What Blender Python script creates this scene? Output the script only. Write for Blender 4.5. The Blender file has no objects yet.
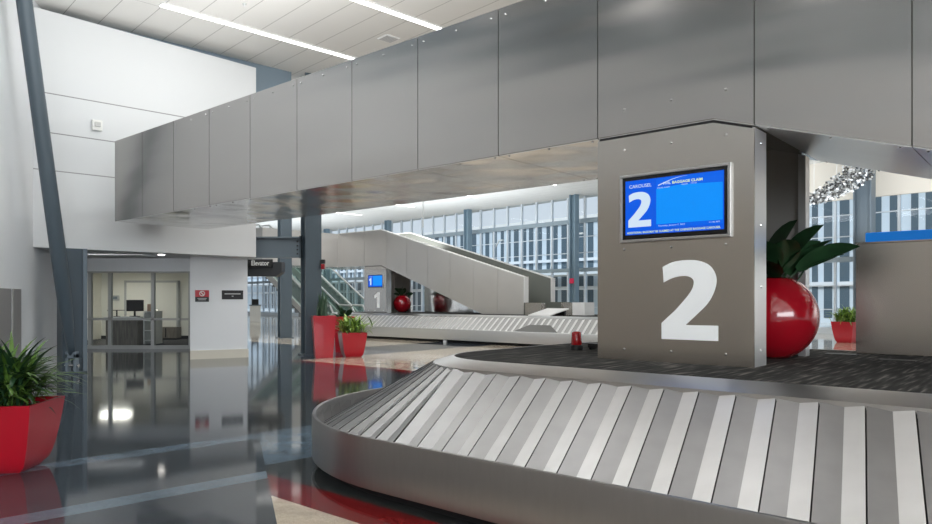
import bpy, bmesh, math, random
from mathutils import Vector, Matrix
random.seed(7)
PI = math.pi
scene = bpy.context.scene
COL = scene.collection

# ------------------------------------------------------------------ helpers
class MB:
    """collects shapes, then links them as ONE mesh object"""
    def __init__(self): self.v = []; self.f = []; self.mi = []
    def add(self, vs, fs, mi=0):
        o = len(self.v); self.v += [tuple(p) for p in vs]
        for f in fs: self.f.append(tuple(i + o for i in f)); self.mi.append(mi)
    def box(self, x0, x1, y0, y1, z0, z1, mi=0):
        self.add([(x0,y0,z0),(x1,y0,z0),(x1,y1,z0),(x0,y1,z0),(x0,y0,z1),(x1,y0,z1),(x1,y1,z1),(x0,y1,z1)],
                 [(0,3,2,1),(4,5,6,7),(0,1,5,4),(1,2,6,5),(2,3,7,6),(3,0,4,7)], mi)
    def prism(self, pts, z0, z1, mi=0):          # plan polygon (CCW) extruded upward
        n = len(pts)
        vs = [(p[0],p[1],z0) for p in pts] + [(p[0],p[1],z1) for p in pts]
        fs = [tuple(range(n-1,-1,-1)), tuple(range(n,2*n))] + [(i,(i+1)%n,n+(i+1)%n,n+i) for i in range(n)]
        self.add(vs, fs, mi)
    def slab(self, pts, y0, y1, mi=0):           # polygon in (x,z) CCW seen from -y, extruded y0->y1
        n = len(pts)
        vs = [(p[0],y0,p[1]) for p in pts] + [(p[0],y1,p[1]) for p in pts]
        fs = [tuple(range(n)), tuple(range(2*n-1,n-1,-1))] + [((i+1)%n,i,n+i,n+(i+1)%n) for i in range(n)]
        self.add(vs, fs, mi)
    def tube(self, pts, radii, seg=12, mi=0, cap=True):
        pts = [Vector(p) for p in pts]
        if not isinstance(radii, (list,tuple)): radii = [radii]*len(pts)
        rings = []; vs = []
        for i,p in enumerate(pts):
            d = (pts[min(i+1,len(pts)-1)] - pts[max(i-1,0)]).normalized()
            a = d.cross(Vector((0,0,1)))
            if a.length < 1e-3: a = Vector((1,0,0))
            a.normalize(); b = a.cross(d).normalized()
            for k in range(seg):
                t = 2*PI*k/seg; vs.append(p + (a*math.cos(t) + b*math.sin(t))*radii[i])
        fs = []
        for i in range(len(pts)-1):
            for k in range(seg):
                k2 = (k+1)%seg; fs.append((i*seg+k, i*seg+k2, (i+1)*seg+k2, (i+1)*seg+k))
        if cap:
            fs.append(tuple(range(seg-1,-1,-1))); fs.append(tuple((len(pts)-1)*seg+k for k in range(seg)))
        self.add(vs, fs, mi)
    def lathe(self, prof, seg=40, c=(0,0,0), mi=0):
        vs = []; fs = []
        for r,z in prof:
            for k in range(seg):
                t = 2*PI*k/seg; vs.append((c[0]+r*math.cos(t), c[1]+r*math.sin(t), c[2]+z))
        for i in range(len(prof)-1):
            for k in range(seg):
                k2 = (k+1)%seg; fs.append((i*seg+k, i*seg+k2, (i+1)*seg+k2, (i+1)*seg+k))
        self.add(vs, fs, mi)
    def leaf(self, base, az, el, L, W, droop, seg=5, fold=.25, mi=0, roll=0):
        p = Vector(base); e = el; vs = []; fs = []
        side = Vector((-math.sin(az), math.cos(az), 0))
        for i in range(seg+1):
            t = i/seg
            w = W*.5*(math.sin(PI*min(1,(.12+.88*t)))**.8) if t < 1 else 0.001
            d = Vector((math.cos(az)*math.cos(e), math.sin(az)*math.cos(e), math.sin(e)))
            up = side.cross(d)*-1
            sd_ = side*math.cos(roll)+up*math.sin(roll); up_ = up*math.cos(roll)-side*math.sin(roll)
            vs += [p - sd_*w + up_*w*fold, p, p + sd_*w + up_*w*fold]
            p = p + d*(L/seg); e -= droop/seg
        for i in range(seg):
            a = i*3
            fs += [(a,a+1,a+4,a+3),(a+1,a+2,a+5,a+4)]
        self.add(vs, fs, mi)
    def build(self, name, mats, parent=None, smooth=False, bevel=0, loc=None):
        me = bpy.data.meshes.new(name); me.from_pydata(self.v, [], self.f)
        if not isinstance(mats,(list,tuple)): mats = [mats]
        for m in mats: me.materials.append(m)
        for i,p in enumerate(me.polygons):
            p.material_index = self.mi[i]; p.use_smooth = smooth
        bm = bmesh.new(); bm.from_mesh(me)
        if not all(len(f.verts) <= 4 for f in bm.faces):
            bmesh.ops.triangulate(bm, faces=[f for f in bm.faces if len(f.verts) > 4])
        bmesh.ops.recalc_face_normals(bm, faces=bm.faces)
        bm.to_mesh(me); bm.free(); me.update()
        o = bpy.data.objects.new(name, me); COL.objects.link(o)
        if parent: o.parent = parent
        if loc: o.location = loc
        if bevel:
            md = o.modifiers.new('bevel','BEVEL'); md.width = bevel; md.segments = 2; md.limit_method = 'ANGLE'
        return o

def tag(o, label=None, cat=None, group=None, kind=None):
    if label: o['label'] = label
    if cat: o['category'] = cat
    if group: o['group'] = group
    if kind: o['kind'] = kind
    return o
def empty(name, loc=(0,0,0), rz=0, label=None, cat=None, group=None):
    o = bpy.data.objects.new(name, None); COL.objects.link(o)
    o.location = loc; o.rotation_euler = (0,0,rz); o.empty_display_size = .1
    return tag(o, label, cat, group)
def dup(o, parent=None, loc=None, rz=None):
    c = o.copy(); COL.objects.link(c)
    if parent is not None: c.parent = parent
    if loc is not None: c.location = loc
    if rz is not None: c.rotation_euler = (0,0,rz)
    for ch in list(o.children): dup(ch, c)
    return c
def text_mesh(body, size, bold=0.0, align='LEFT'):
    cu = bpy.data.curves.new('txt','FONT'); cu.body = body; cu.size = size; cu.offset = bold
    cu.align_x = align; cu.resolution_u = 3
    ob = bpy.data.objects.new('txt', cu); COL.objects.link(ob)
    dg = bpy.context.evaluated_depsgraph_get()
    me = bpy.data.meshes.new_from_object(ob.evaluated_get(dg))
    vs = [tuple(v.co) for v in me.vertices]; fs = [tuple(p.vertices) for p in me.polygons]
    bpy.data.objects.remove(ob); bpy.data.curves.remove(cu); bpy.data.meshes.remove(me)
    return vs, fs
def text(name, body, mat, parent, x, y, z, width=None, size=.1, bold=0.0):
    """lettering on a face that looks toward -y of the parent; (x,z) is its lower left corner"""
    vs, fs = text_mesh(body, size, bold)
    x0 = min(v[0] for v in vs); x1 = max(v[0] for v in vs)
    k = (width/(x1-x0)) if width else 1
    m = MB(); m.add([(x+(v[0]-x0)*k, y, z+v[1]) for v in vs], fs)
    return m.build(name, mat, parent)

# ------------------------------------------------------------------ materials
def mat(name, col, rough=.5, metal=0, spec=.5, emit=None, es=0, coat=0, noise=0, nscale=20, aniso=0, stretch=(1,1,1), rnoise=0):
    m = bpy.data.materials.new(name); m.use_nodes = True
    nt = m.node_tree; b = nt.nodes['Principled BSDF']
    b.inputs['Base Color'].default_value = (*col,1); b.inputs['Roughness'].default_value = rough
    b.inputs['Metallic'].default_value = metal; b.inputs['Specular IOR Level'].default_value = spec
    b.inputs['Coat Weight'].default_value = coat; b.inputs['Coat Roughness'].default_value = .04
    b.inputs['Anisotropic'].default_value = aniso
    if emit: b.inputs['Emission Color'].default_value = (*emit,1); b.inputs['Emission Strength'].default_value = es
    if noise or rnoise:
        tc = nt.nodes.new('ShaderNodeTexCoord'); mp = nt.nodes.new('ShaderNodeMapping')
        mp.inputs['Scale'].default_value = stretch
        nz = nt.nodes.new('ShaderNodeTexNoise'); nz.inputs['Scale'].default_value = nscale; nz.inputs['Detail'].default_value = 4
        nt.links.new(tc.outputs['Object'], mp.inputs['Vector']); nt.links.new(mp.outputs['Vector'], nz.inputs['Vector'])
        if noise:
            mr = nt.nodes.new('ShaderNodeMapRange'); mr.inputs['To Min'].default_value = 1-noise; mr.inputs['To Max'].default_value = 1+noise
            mr.inputs['From Min'].default_value = .25; mr.inputs['From Max'].default_value = .75
            nt.links.new(nz.outputs['Fac'], mr.inputs['Value'])
            mx = nt.nodes.new('ShaderNodeVectorMath'); mx.operation = 'SCALE'
            mx.inputs[0].default_value = col; nt.links.new(mr.outputs['Result'], mx.inputs['Scale'])
            nt.links.new(mx.outputs['Vector'], b.inputs['Base Color'])
        if rnoise:
            mr = nt.nodes.new('ShaderNodeMapRange'); mr.inputs['To Min'].default_value = rough-rnoise; mr.inputs['To Max'].default_value = rough+rnoise
            nt.links.new(nz.outputs['Fac'], mr.inputs['Value']); nt.links.new(mr.outputs['Result'], b.inputs['Roughness'])
    return m
STEEL   = mat('brushed_steel', (.46,.445,.43), .22, 1, noise=.02, nscale=1.2, stretch=(.5,1,2), rnoise=.04)
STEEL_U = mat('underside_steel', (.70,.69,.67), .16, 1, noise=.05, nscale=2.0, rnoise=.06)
STEEL_P = mat('pillar_steel', (.54,.515,.48), .27, 1, noise=.03, nscale=.8, stretch=(.4,1,1.5))
STEEL_R = mat('rim_steel', (.40,.40,.405), .34, 1, noise=.03, nscale=30, stretch=(1,1,.2))
STEEL_B = mat('band_steel', (.58,.58,.58), .30, 1)
SLAT_A  = mat('slat_steel_shaded', (.34,.34,.345), .30, 1, noise=.06, nscale=6)  # shaded facet of the tilted slat, its tone put into the colour
SLAT_B  = mat('slat_steel_lit', (.60,.60,.60), .34, 1, noise=.04, nscale=6)  # lit facet of the same slat steel, brightness painted in
MIRROR  = mat('polished_edge', (.85,.86,.87), .30, .8)
CAP     = mat('pale_cap', (.80,.80,.79), .4)
BOLT    = mat('bolt_steel', (.8,.8,.8), .2, 1)
BLACK   = mat('black', (.012,.012,.013), .5)
DARKGAP = mat('joint_dark', (.03,.03,.03), .7)
INNER   = mat('inner_trough', (.17,.18,.16), .6)
WHITE   = mat('white_wall', (.80,.82,.835), .55, noise=.015, nscale=1.2)
OFFWHITE= mat('office_wall', (.78,.76,.68), .6)
CREAM   = mat('cream_base', (.72,.68,.58), .5)
SLATE   = mat('slate_paint', (.068,.093,.113), .36)
SLATE_L = mat('slate_paint_light', (.16,.20,.235), .4)
BLUEGR  = mat('blue_grey_paint', (.20,.26,.31), .5)
COLB    = mat('column_blue', (.20,.285,.35), .45)
FRAME   = mat('window_frame', (.44,.45,.44), .4)
MULL    = mat('mullion_paint', (.72,.78,.83), .4)
TRANS   = mat('transom_paint', (.30,.37,.42), .4)
RED     = mat('red_gloss', (.31,.004,.012), .14, spec=.5, coat=.6)
REDS    = mat('red_satin', (.46,.008,.022), .30, coat=.2)
SOIL    = mat('soil', (.025,.018,.012), .9, noise=.4, nscale=60)
LEAF_D  = mat('leaf_dark', (.018,.055,.022), .3, noise=.3, nscale=9)
LEAF_M  = mat('leaf_mid', (.085,.17,.03), .4, noise=.35, nscale=9)
LEAF_L  = mat('leaf_light', (.30,.46,.09), .45, noise=.3, nscale=9)
LEAF_S  = mat('leaf_snake', (.04,.09,.05), .4, noise=.4, nscale=14)
SIGNW   = mat('number_white', (.95,.97,.98), .4)
LIGHTEM = mat('strip_diffuser', (1,1,1), .5, emit=(1,.99,.975), es=6.5)
LAMPEM  = mat('lamp_diffuser', (1,1,1), .5, emit=(1,.95,.88), es=9)
WOOD    = mat('grey_laminate', (.20,.175,.145), .45, noise=.35, nscale=5, stretch=(6,6,.5))
DARKCARP= mat('office_carpet', (.06,.06,.062), .95, noise=.3, nscale=40)
PAPER   = mat('white_plastic', (.78,.78,.75), .5)
KRAFT   = mat('kraft_box', (.55,.36,.24), .8)
def emis(name, c, s): return mat(name, (0,0,0), .3, spec=.3, emit=c, es=s)
SCR_A = emis('screen_blue_dark', (.0,.105,.80), 1.0)
SCR_B = emis('screen_blue', (.0,.29,1.0), 1.0)
SCR_H = emis('screen_header', (.0,.13,.85), 1.0)
SCR_W = emis('screen_white', (.66,.80,.95), 1.0)
SCR_Y = emis('screen_yellow', (.75,.90,.45), 1.0)
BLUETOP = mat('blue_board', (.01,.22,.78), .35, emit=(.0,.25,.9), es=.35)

def glass_mat():
    m = bpy.data.materials.new('clear_glass'); m.use_nodes = True; nt = m.node_tree
    for n in list(nt.nodes):
        if n.type != 'OUTPUT_MATERIAL': nt.nodes.remove(n)
    out = [n for n in nt.nodes][0]
    tr = nt.nodes.new('ShaderNodeBsdfTransparent'); tr.inputs['Color'].default_value = (.90,.95,.97,1)
    gl = nt.nodes.new('ShaderNodeBsdfGlossy'); gl.inputs['Roughness'].default_value = .02
    fr = nt.nodes.new('ShaderNodeFresnel'); fr.inputs['IOR'].default_value = 1.35
    mx = nt.nodes.new('ShaderNodeMixShader')
    nt.links.new(fr.outputs[0], mx.inputs[0]); nt.links.new(tr.outputs[0], mx.inputs[1]); nt.links.new(gl.outputs[0], mx.inputs[2])
    nt.links.new(mx.outputs[0], out.inputs['Surface'])
    return m
GLASS = glass_mat()

def wavy(m, scale, strength, stretch=(1,1,1)):
    nt = m.node_tree; b = nt.nodes['Principled BSDF']
    tc = nt.nodes.new('ShaderNodeTexCoord'); mp = nt.nodes.new('ShaderNodeMapping'); mp.inputs['Scale'].default_value = stretch
    nz = nt.nodes.new('ShaderNodeTexNoise'); nz.inputs['Scale'].default_value = scale; nz.inputs['Detail'].default_value = 1
    bp = nt.nodes.new('ShaderNodeBump'); bp.inputs['Strength'].default_value = strength; bp.inputs['Distance'].default_value = .1
    nt.links.new(tc.outputs['Object'], mp.inputs[0]); nt.links.new(mp.outputs[0], nz.inputs['Vector'])
    nt.links.new(nz.outputs['Fac'], bp.inputs['Height']); nt.links.new(bp.outputs[0], b.inputs['Normal'])
wavy(STEEL, .8, .45, (.35,1,2.2)); wavy(STEEL_U, 1.6, .25)
class N:
    """small node expression helper"""
    def __init__(s, nt): s.nt = nt
    def m(s, op, a, b=None):
        n = s.nt.nodes.new('ShaderNodeMath'); n.operation = op
        for i,x in enumerate((a,b)):
            if x is None: continue
            if isinstance(x,(int,float)): n.inputs[i].default_value = x
            else: s.nt.links.new(x, n.inputs[i])
        return n.outputs[0]
    def lin(s, X, Y, a, b): return s.m('ADD', s.m('MULTIPLY', X, a), s.m('MULTIPLY', Y, b))
    def gt(s, a, c): return s.m('GREATER_THAN', a, c)
    def lt(s, a, c): return s.m('LESS_THAN', a, c)
    def band(s, a, lo, hi): return s.m('MULTIPLY', s.gt(a,lo), s.lt(a,hi))
    def both(s, *xs):
        r = xs[0]
        for x in xs[1:]: r = s.m('MULTIPLY', r, x)
        return r
    def mix(s, f, a, b):
        n = s.nt.nodes.new('ShaderNodeMix'); n.data_type = 'RGBA'
        if isinstance(f,(int,float)): n.inputs[0].default_value = f
        else: s.nt.links.new(f, n.inputs[0])
        for i,x in ((6,a),(7,b)):
            if isinstance(x,tuple): n.inputs[i].default_value = (*x,1)
            else: s.nt.links.new(x, n.inputs[i])
        return n.outputs[2]

def floor_mat():
    m = bpy.data.materials.new('terrazzo'); m.use_nodes = True; nt = m.node_tree; b = nt.nodes['Principled BSDF']; e = N(nt)
    tc = nt.nodes.new('ShaderNodeTexCoord'); sp = nt.nodes.new('ShaderNodeSeparateXYZ'); nt.links.new(tc.outputs['Object'], sp.inputs[0])
    X, Y = sp.outputs[0], sp.outputs[1]
    u = e.lin(X,Y,.757,-.653); v = e.lin(X,Y,.653,.757); n = e.lin(X,Y,-.683,.73)
    R = e.gt(e.lin(X,Y,.948,.318), .262); Lf = e.m('SUBTRACT', 1, R)
    DARK, BLUE, BEIGE, REDC = (.043,.054,.066), (.115,.16,.205), (.55,.47,.37), (.18,.015,.016)
    c = e.mix(e.both(R, e.lt(n,9.0)), DARK, (.046,.050,.050))
    c = e.mix(e.both(Lf, e.band(n,6.36,6.60)), c, BLUE)
    c = e.mix(e.both(Lf, e.band(n,4.90,5.12)), c, BLUE)
    c = e.mix(e.both(Lf, e.band(n,13.6,14.4)), c, (.10,.115,.125))
    c = e.mix(e.both(R, e.band(n,5.3,6.65)), c, BLUE)
    c = e.mix(e.both(R, e.lt(v,2.78)), c, BEIGE)
    c = e.mix(e.both(R, e.band(v,2.78,3.10)), c, REDC)
    far = e.gt(v, 9.45)
    c = e.mix(e.both(e.band(v,9.12,9.45), e.gt(u,-13.1)), c, REDC)
    c = e.mix(e.both(far, e.gt(u,-13.1)), c, BEIGE)
    c = e.mix(e.both(far, R, e.band(u,-15.4,-13.1)), c, (.050,.060,.075))
    c = e.mix(e.both(e.gt(v,12.6), R, e.lt(u,-15.4)), c, BEIGE)
    nz = nt.nodes.new('ShaderNodeTexNoise'); nz.inputs['Scale'].default_value = 3.2; nz.inputs['Detail'].default_value = 9; nz.inputs['Roughness'].default_value = .7
    vo = nt.nodes.new('ShaderNodeTexVoronoi'); vo.inputs['Scale'].default_value = 130
    nt.links.new(tc.outputs['Object'], nz.inputs['Vector']); nt.links.new(tc.outputs['Object'], vo.inputs['Vector'])
    k = e.m('ADD', e.m('MULTIPLY', nz.outputs['Fac'], 1.3), e.m('ADD', e.m('MULTIPLY', vo.outputs['Distance'], .45), .15))
    sc = nt.nodes.new('ShaderNodeVectorMath'); sc.operation = 'SCALE'
    nt.links.new(c, sc.inputs[0]); nt.links.new(k, sc.inputs['Scale']); nt.links.new(sc.outputs[0], b.inputs['Base Color'])
    b.inputs['Roughness'].default_value = .065; b.inputs['Specular IOR Level'].default_value = .42
    # gently uneven polish
    bp = nt.nodes.new('ShaderNodeBump'); bp.inputs['Strength'].default_value = .02; bp.inputs['Distance'].default_value = .01
    nt.links.new(nz.outputs['Fac'], bp.inputs['Height']); nt.links.new(bp.outputs[0], b.inputs['Normal'])
    return m
def ceiling_mat():
    m = bpy.data.materials.new('ceiling_panels'); m.use_nodes = True; nt = m.node_tree; b = nt.nodes['Principled BSDF']; e = N(nt)
    tc = nt.nodes.new('ShaderNodeTexCoord'); sp = nt.nodes.new('ShaderNodeSeparateXYZ'); nt.links.new(tc.outputs['Object'], sp.inputs[0])
    W, Nn = sp.outputs[0], sp.outputs[1]
    def seam(a, step, off, wd):
        f = e.m('FRACT', e.m('DIVIDE', e.m('ADD', a, 1000*step-off), step)); return e.lt(f, wd/step)
    s = e.m('MAXIMUM', seam(W, .632, 4.178, .014), seam(Nn, 2.69, 13.55, .012))
    c = e.mix(s, (.80,.79,.76), (.40,.39,.37))
    nt.links.new(c, b.inputs['Base Color']); b.inputs['Roughness'].default_value = .6
    return m
def bulkhead_mat():
    m = bpy.data.materials.new('white_bulkhead'); m.use_nodes = True; nt = m.node_tree; b = nt.nodes['Principled BSDF']; e = N(nt)
    tc = nt.nodes.new('ShaderNodeTexCoord'); sp = nt.nodes.new('ShaderNodeSeparateXYZ'); nt.links.new(tc.outputs['Object'], sp.inputs[0])
    Z = sp.outputs[2]
    s = e.m('MAXIMUM', e.band(Z,5.18,5.20), e.m('MAXIMUM', e.band(Z,4.45,4.47), e.band(Z,3.75,3.768)))
    nt.links.new(e.mix(s, (.67,.685,.69), (.27,.27,.27)), b.inputs['Base Color']); b.inputs['Roughness'].default_value = .6
    return m
def carpet_mat():
    m = bpy.data.materials.new('streaked_carpet'); m.use_nodes = True; nt = m.node_tree; b = nt.nodes['Principled BSDF']; e = N(nt)
    tc = nt.nodes.new('ShaderNodeTexCoord'); mp = nt.nodes.new('ShaderNodeMapping'); mp.inputs['Scale'].default_value = (34,2.6,1)
    mp.inputs['Rotation'].default_value = (0,0,.12)
    nz = nt.nodes.new('ShaderNodeTexNoise'); nz.inputs['Scale'].default_value = 1; nz.inputs['Detail'].default_value = 2
    nt.links.new(tc.outputs['Object'], mp.inputs[0]); nt.links.new(mp.outputs[0], nz.inputs['Vector'])
    r = nt.nodes.new('ShaderNodeValToRGB'); cr = r.color_ramp
    cr.elements[0].position = .40; cr.elements[0].color = (.028,.028,.027,1); cr.elements[1].position = .72; cr.elements[1].color = (.17,.16,.145,1)
    k = cr.elements.new(.56); k.color = (.05,.049,.047,1)
    nt.links.new(nz.outputs['Fac'], r.inputs[0]); nt.links.new(r.outputs[0], b.inputs['Base Color'])
    b.inputs['Roughness'].default_value = .95; b.inputs['Specular IOR Level'].default_value = .1
    return m
def facade_mat():
    return mat('pale_facade', (.62,.70,.76), .6, noise=.06, nscale=.6)
CARPET = carpet_mat()
STEEL_F = mat('far_steel_lit', (.60,.585,.565), .40, .85, noise=.03, nscale=1.2)  # paler copy of the bridge steel, extra light painted into its colour
RIM_F = mat('far_rim_steel_lit', (.58,.58,.57), .40, .9)  # far rim likewise paler, brightness put into the colour
SLAT_AF = mat('far_slat_shaded', (.50,.50,.50), .36, .9); SLAT_BF = mat('far_slat_lit', (.80,.80,.79), .4, .8)  # facet light and shade painted in, paler than the near slats
SLOPE_U = mat('underside_lit', (.92,.93,.93), .28, .55, noise=.03, nscale=2)  # paler than the level underside: bright reflection put into the colour
GUARD = mat('guard_steel', (.42,.41,.40), .5, .6)
NICHE = mat('niche_steel', (.50,.485,.46), .38, .6)

# ------------------------------------------------------------------ frames of the hall
AU = math.atan2(-.653,.757)      # direction of the carousels and their bridges
AW = math.atan2(.683,.73)        # direction of the ceiling strips / across the hall
def UV(u,v,z=0): return Vector((.757*u+.653*v, -.653*u+.757*v, z))
def WN(w,n,z=0): return Vector((.73*w-.683*n, .683*w+.73*n, z))
ZC = 6.87

# ------------------------------------------------------------------ setting
m = MB(); m.add([(-60,-30,0),(70,-30,0),(70,90,0),(-60,90,0)], [(0,1,2,3)])
tag(m.build('floor', floor_mat()), kind='structure')
m = MB(); m.box(-26,30.6,-18,80,ZC,ZC+.25)
cl = m.build('ceiling', ceiling_mat()); cl.rotation_euler = (0,0,AW); tag(cl, kind='structure')

# left wall (full height, close to the view axis)
def lw(Y, off=0): return (-7.93 + .28*(12.82-Y) + off, Y)
m = MB(); m.prism([lw(-6), lw(14.35), (lw(14.35)[0]-.3,14.35), (lw(-6)[0]-.3,-6)], 0, ZC)
tag(m.build('wall_left', WHITE), kind='structure')
m = MB(); m.prism([lw(-6,.04), lw(10.6,.04), lw(10.6), lw(-6)], 5.85, ZC-.01); tag(m.build('reflection_trim_3', BLUEGR), kind='structure')  # unseen band added to give the bridge steel a dark reflected stripe
m = MB(); m.prism([lw(-6,.05), lw(8.2,.05), lw(8.2), lw(-6)], 0, 3.3); tag(m.build('reflection_trim_4', mat('brown_grey_panel',(.46,.41,.36),.5)), kind='structure')  # unseen brown panel added to tint what the pillar steel reflects
# bulkhead over the office front
BH0, BH1 = (-7.96,12.80), (-4.74,15.80)
bl = [BH0+(2.32,6.73), BH1+(2.32,6.59), (-6.2,20.4,2.53,6.59), (-12.6,20.4,2.53,6.73), (-12.6,14.6,2.34,6.73), (-8.6,14.4,2.34,6.73)]
m = MB(); nb = len(bl)
m.add([(p[0],p[1],p[2]) for p in bl]+[(p[0],p[1],p[3]) for p in bl],
      [tuple(range(nb-1,-1,-1)), tuple(range(nb,2*nb))]+[(i,(i+1)%nb,nb+(i+1)%nb,nb+i) for i in range(nb)])
tag(m.build('wall_bulkhead', bulkhead_mat()), kind='structure')
# blue-grey wall above and behind the bulkhead
m = MB(); m.prism([WN(8.5,15.28)[:2], WN(8.5,15.7)[:2], WN(-4,15.7)[:2], WN(-4,15.28)[:2]][::-1], 5.0, ZC)
tag(m.build('trim_1', BLUEGR), kind='structure')
# wall beside the office window, with its base
A0, B0 = (-6.26,15.88), (-5.15,16.50)
m = MB(); m.prism([A0, B0, (-6.30,19.7), (-7.42,19.7)], 0, 2.40)
tag(m.build('wall_right', WHITE), kind='structure')
dx, dy = (B0[0]-A0[0]), (B0[1]-A0[1]); L = math.hypot(dx,dy); nx, ny = dy/L*.03, -dx/L*.03
m = MB(); m.prism([(A0[0]+nx,A0[1]+ny),(B0[0]+nx+.02,B0[1]+ny),(B0[0]+.02,B0[1]),A0], 0, .2)
tag(m.build('baseboard_right', CREAM), kind='structure')
# office
m = MB(); m.box(-12.6,-7.9,24.2,24.4,0,2.36); m.box(-12.75,-12.6,14.6,24.4,0,2.36); m.prism([(-7.42,19.72),(-7.30,19.72),(-7.75,24.4),(-7.9,24.4)],0,2.36)
tag(m.build('wall_office', OFFWHITE), kind='structure')
m = MB(); m.prism([(-12.75,20.42),(-7.4,20.42),(-7.75,24.4),(-12.75,24.4)],2.36,2.5); tag(m.build('trim_2', OFFWHITE), kind='structure')
m = MB(); m.prism([(-12.6,19.42),(-7.42,19.42),(-7.9,24.2),(-12.6,24.2)],0,.012); tag(m.build('floor_office', DARKCARP), kind='structure')
m = MB(); m.box(-12.6,-7.9,24.17,24.2,.012,.12); tag(m.build('baseboard_office', BLACK), kind='structure')
# office window
wr = empty('window_1'); tag(wr, kind='structure')
Yw = 19.3
m = MB(); m.box(-12.6,-7.3,Yw,Yw+.12,2.14,2.50); m.build('header', WHITE, wr)
for px0 in (89.5, 109.5, 152.5, 190):
    x = (px0-466)/700*Yw; m = MB(); m.box(x-.045,x+.045,Yw,Yw+.1,.1,2.14); m.build('mullion', FRAME, wr)
m = MB(); m.box(-12.4,-7.56,Yw,Yw+.1,.79,.85); m.build('transom', FRAME, wr)
m = MB(); m.box(-12.4,-7.40,Yw,Yw+.1,0,.1); m.build('sill', FRAME, wr)
m = MB(); m.box(-12.4,-7.40,Yw,Yw+.1,2.10,2.14); m.build('head_rail', FRAME, wr)
m = MB(); m.add([(-12.4,Yw+.05,.1),(-7.56,Yw+.05,.1),(-7.56,Yw+.05,2.1),(-12.4,Yw+.05,2.1)], [(0,1,2,3)]); m.build('glass', GLASS, wr)
# office door in the back wall
dr = empty('door_1'); tag(dr, kind='structure')
m = MB(); m.box(-11.7,-9.97,24.12,24.19,.012,1.95); m.build('panel', mat('door_white',(.80,.78,.71),.5), dr)
m = MB(); m.box(-11.77,-11.7,24.1,24.2,.012,2.02); m.box(-9.97,-9.9,24.1,24.2,.012,2.02); m.box(-11.77,-9.9,24.1,24.2,1.95,2.02); m.build('frame', FRAME, dr)
m = MB(); m.tube([(-10.75,24.08,1.0),(-10.6,24.08,1.0)], .02, 8); m.build('handle', BOLT, dr)

# big window wall across the hall
ww = empty('window_2', (0,0,0), AW); tag(ww, kind='structure')
WW = 30.0
k = 0; n = 3.6
while n < 72:
    m = MB(); m.box(WW-.07,WW+.07,n-.045,n+.045,.25,ZC); m.build('mullion', MULL, ww); n += 1.13
for z0,z1 in ((2.86,3.06),(5.45,5.68)):
    m = MB(); m.box(WW-.09,WW+.05,2.5,74,z0,z1); m.build('transom', TRANS, ww)
for z0,z1 in ((.95,.99),(1.9,1.94),(3.85,3.89),(4.7,4.74)):
    m = MB(); m.box(WW-.04,WW+.03,2.5,74,z0,z1); m.build('glazing_bar', MULL, ww)
m = MB(); m.box(WW-.12,WW+.12,2.5,74,0,.25); m.build('sill', MULL, ww)
m = MB(); m.add([(WW,2.5,.25),(WW,74,.25),(WW,74,ZC),(WW,2.5,ZC)], [(0,1,2,3)]); m.build('glass', GLASS, ww)
# solid pale wall over the right part of the window wall
m = MB(); m.box(WW-.3,WW-.14,-14,19,5.3,ZC)
hw = m.build('wall_header', mat('header_wall',(.90,.84,.75),.6)); hw.rotation_euler = (0,0,AW); tag(hw, kind='structure')
m = MB(); m.box(WW-.1,WW+.1,-14,2.5,0,5.3)
hw = m.build('wall_far_right', WHITE); hw.rotation_euler = (0,0,AW); tag(hw, kind='structure')

# columns along the window wall
def hcolumn(name, p, rz, w, d, h, mt, label, group=None):
    r = empty(name, (p[0],p[1],0), rz, label, 'column', group)
    m = MB(); t = .05
    m.box(-w/2,w/2,-d/2,-d/2+t,0,h); m.build('flange', mt, r)
    m = MB(); m.box(-w/2,w/2,d/2-t,d/2,0,h); m.build('flange', mt, r)
    m = MB(); m.box(-t*.6,t*.6,-d/2+t,d/2-t,0,h); m.build('web', mt, r)
    m = MB(); m.box(-w/2-.05,w/2+.05,-d/2-.05,d/2+.05,0,.03); m.build('base_plate', mt, r)
    return r
g = 'columns along the tall window wall'
names = ['blue-grey steel column at the window wall nearest the number pillar', 'blue-grey steel column at the window wall above the sloping bridge',
         'blue-grey steel column at the window wall behind the bend of the far bridge', 'blue-grey steel column at the window wall just right of the dark I-beam column']
for n,lb in zip((22.95,31.1,39.2,47.1), names):
    hcolumn('steel_column', WN(WW-.75,n), AW, .34, .38, ZC, mat('column_blue', (.19,.28,.35), .45) if False else COLB, lb, g)
hcolumn('steel_column', WN(WW-1.2,8.95), AW, .5, .62, ZC, SLATE_L, 'thick blue-grey column before the windows behind the metal counter')

# dark steel columns of the left half
hcolumn('steel_column', (-3.82,17.25), AW-.25, .40, .42, ZC, SLATE, 'dark slate I-beam column beside the tall red planter')
hcolumn('steel_column', (-6.45,24.9), AW-.25, .40, .44, ZC, SLATE, 'slate I-beam column farther back, left of the planter column')
r = empty('steel_beam', (-4.6,17.25,2.39), 0, 'slate grey horizontal I-beam from white bulkhead to dark column', 'beam')
m = MB(); m.box(-.95,.53,-.14,.14,0,.035); m.build('flange', SLATE_L, r)
m = MB(); m.box(-.95,.53,-.14,.14,.475,.51); m.build('flange', SLATE_L, r)
m = MB(); m.box(-.95,.53,-.02,.02,.035,.475); m.build('web', SLATE_L, r)
m = MB(); m.box(.53,.56,-.16,.16,-.02,.53); m.build('end_plate', SLATE, r)
for i in range(4):
    m = MB(); m.box(.44,.47,-.06,-.02,.08+i*.1,.11+i*.1); m.build('bolt', BLACK, r)
r = empty('steel_column', (-7.48,13.35,0), .75, 'dark slate steel column under the bulkhead behind the slanted strut', 'column')
m = MB(); m.box(-.24,.10,-.2,.2,0,2.32); m.build('shaft', SLATE, r)
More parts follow.
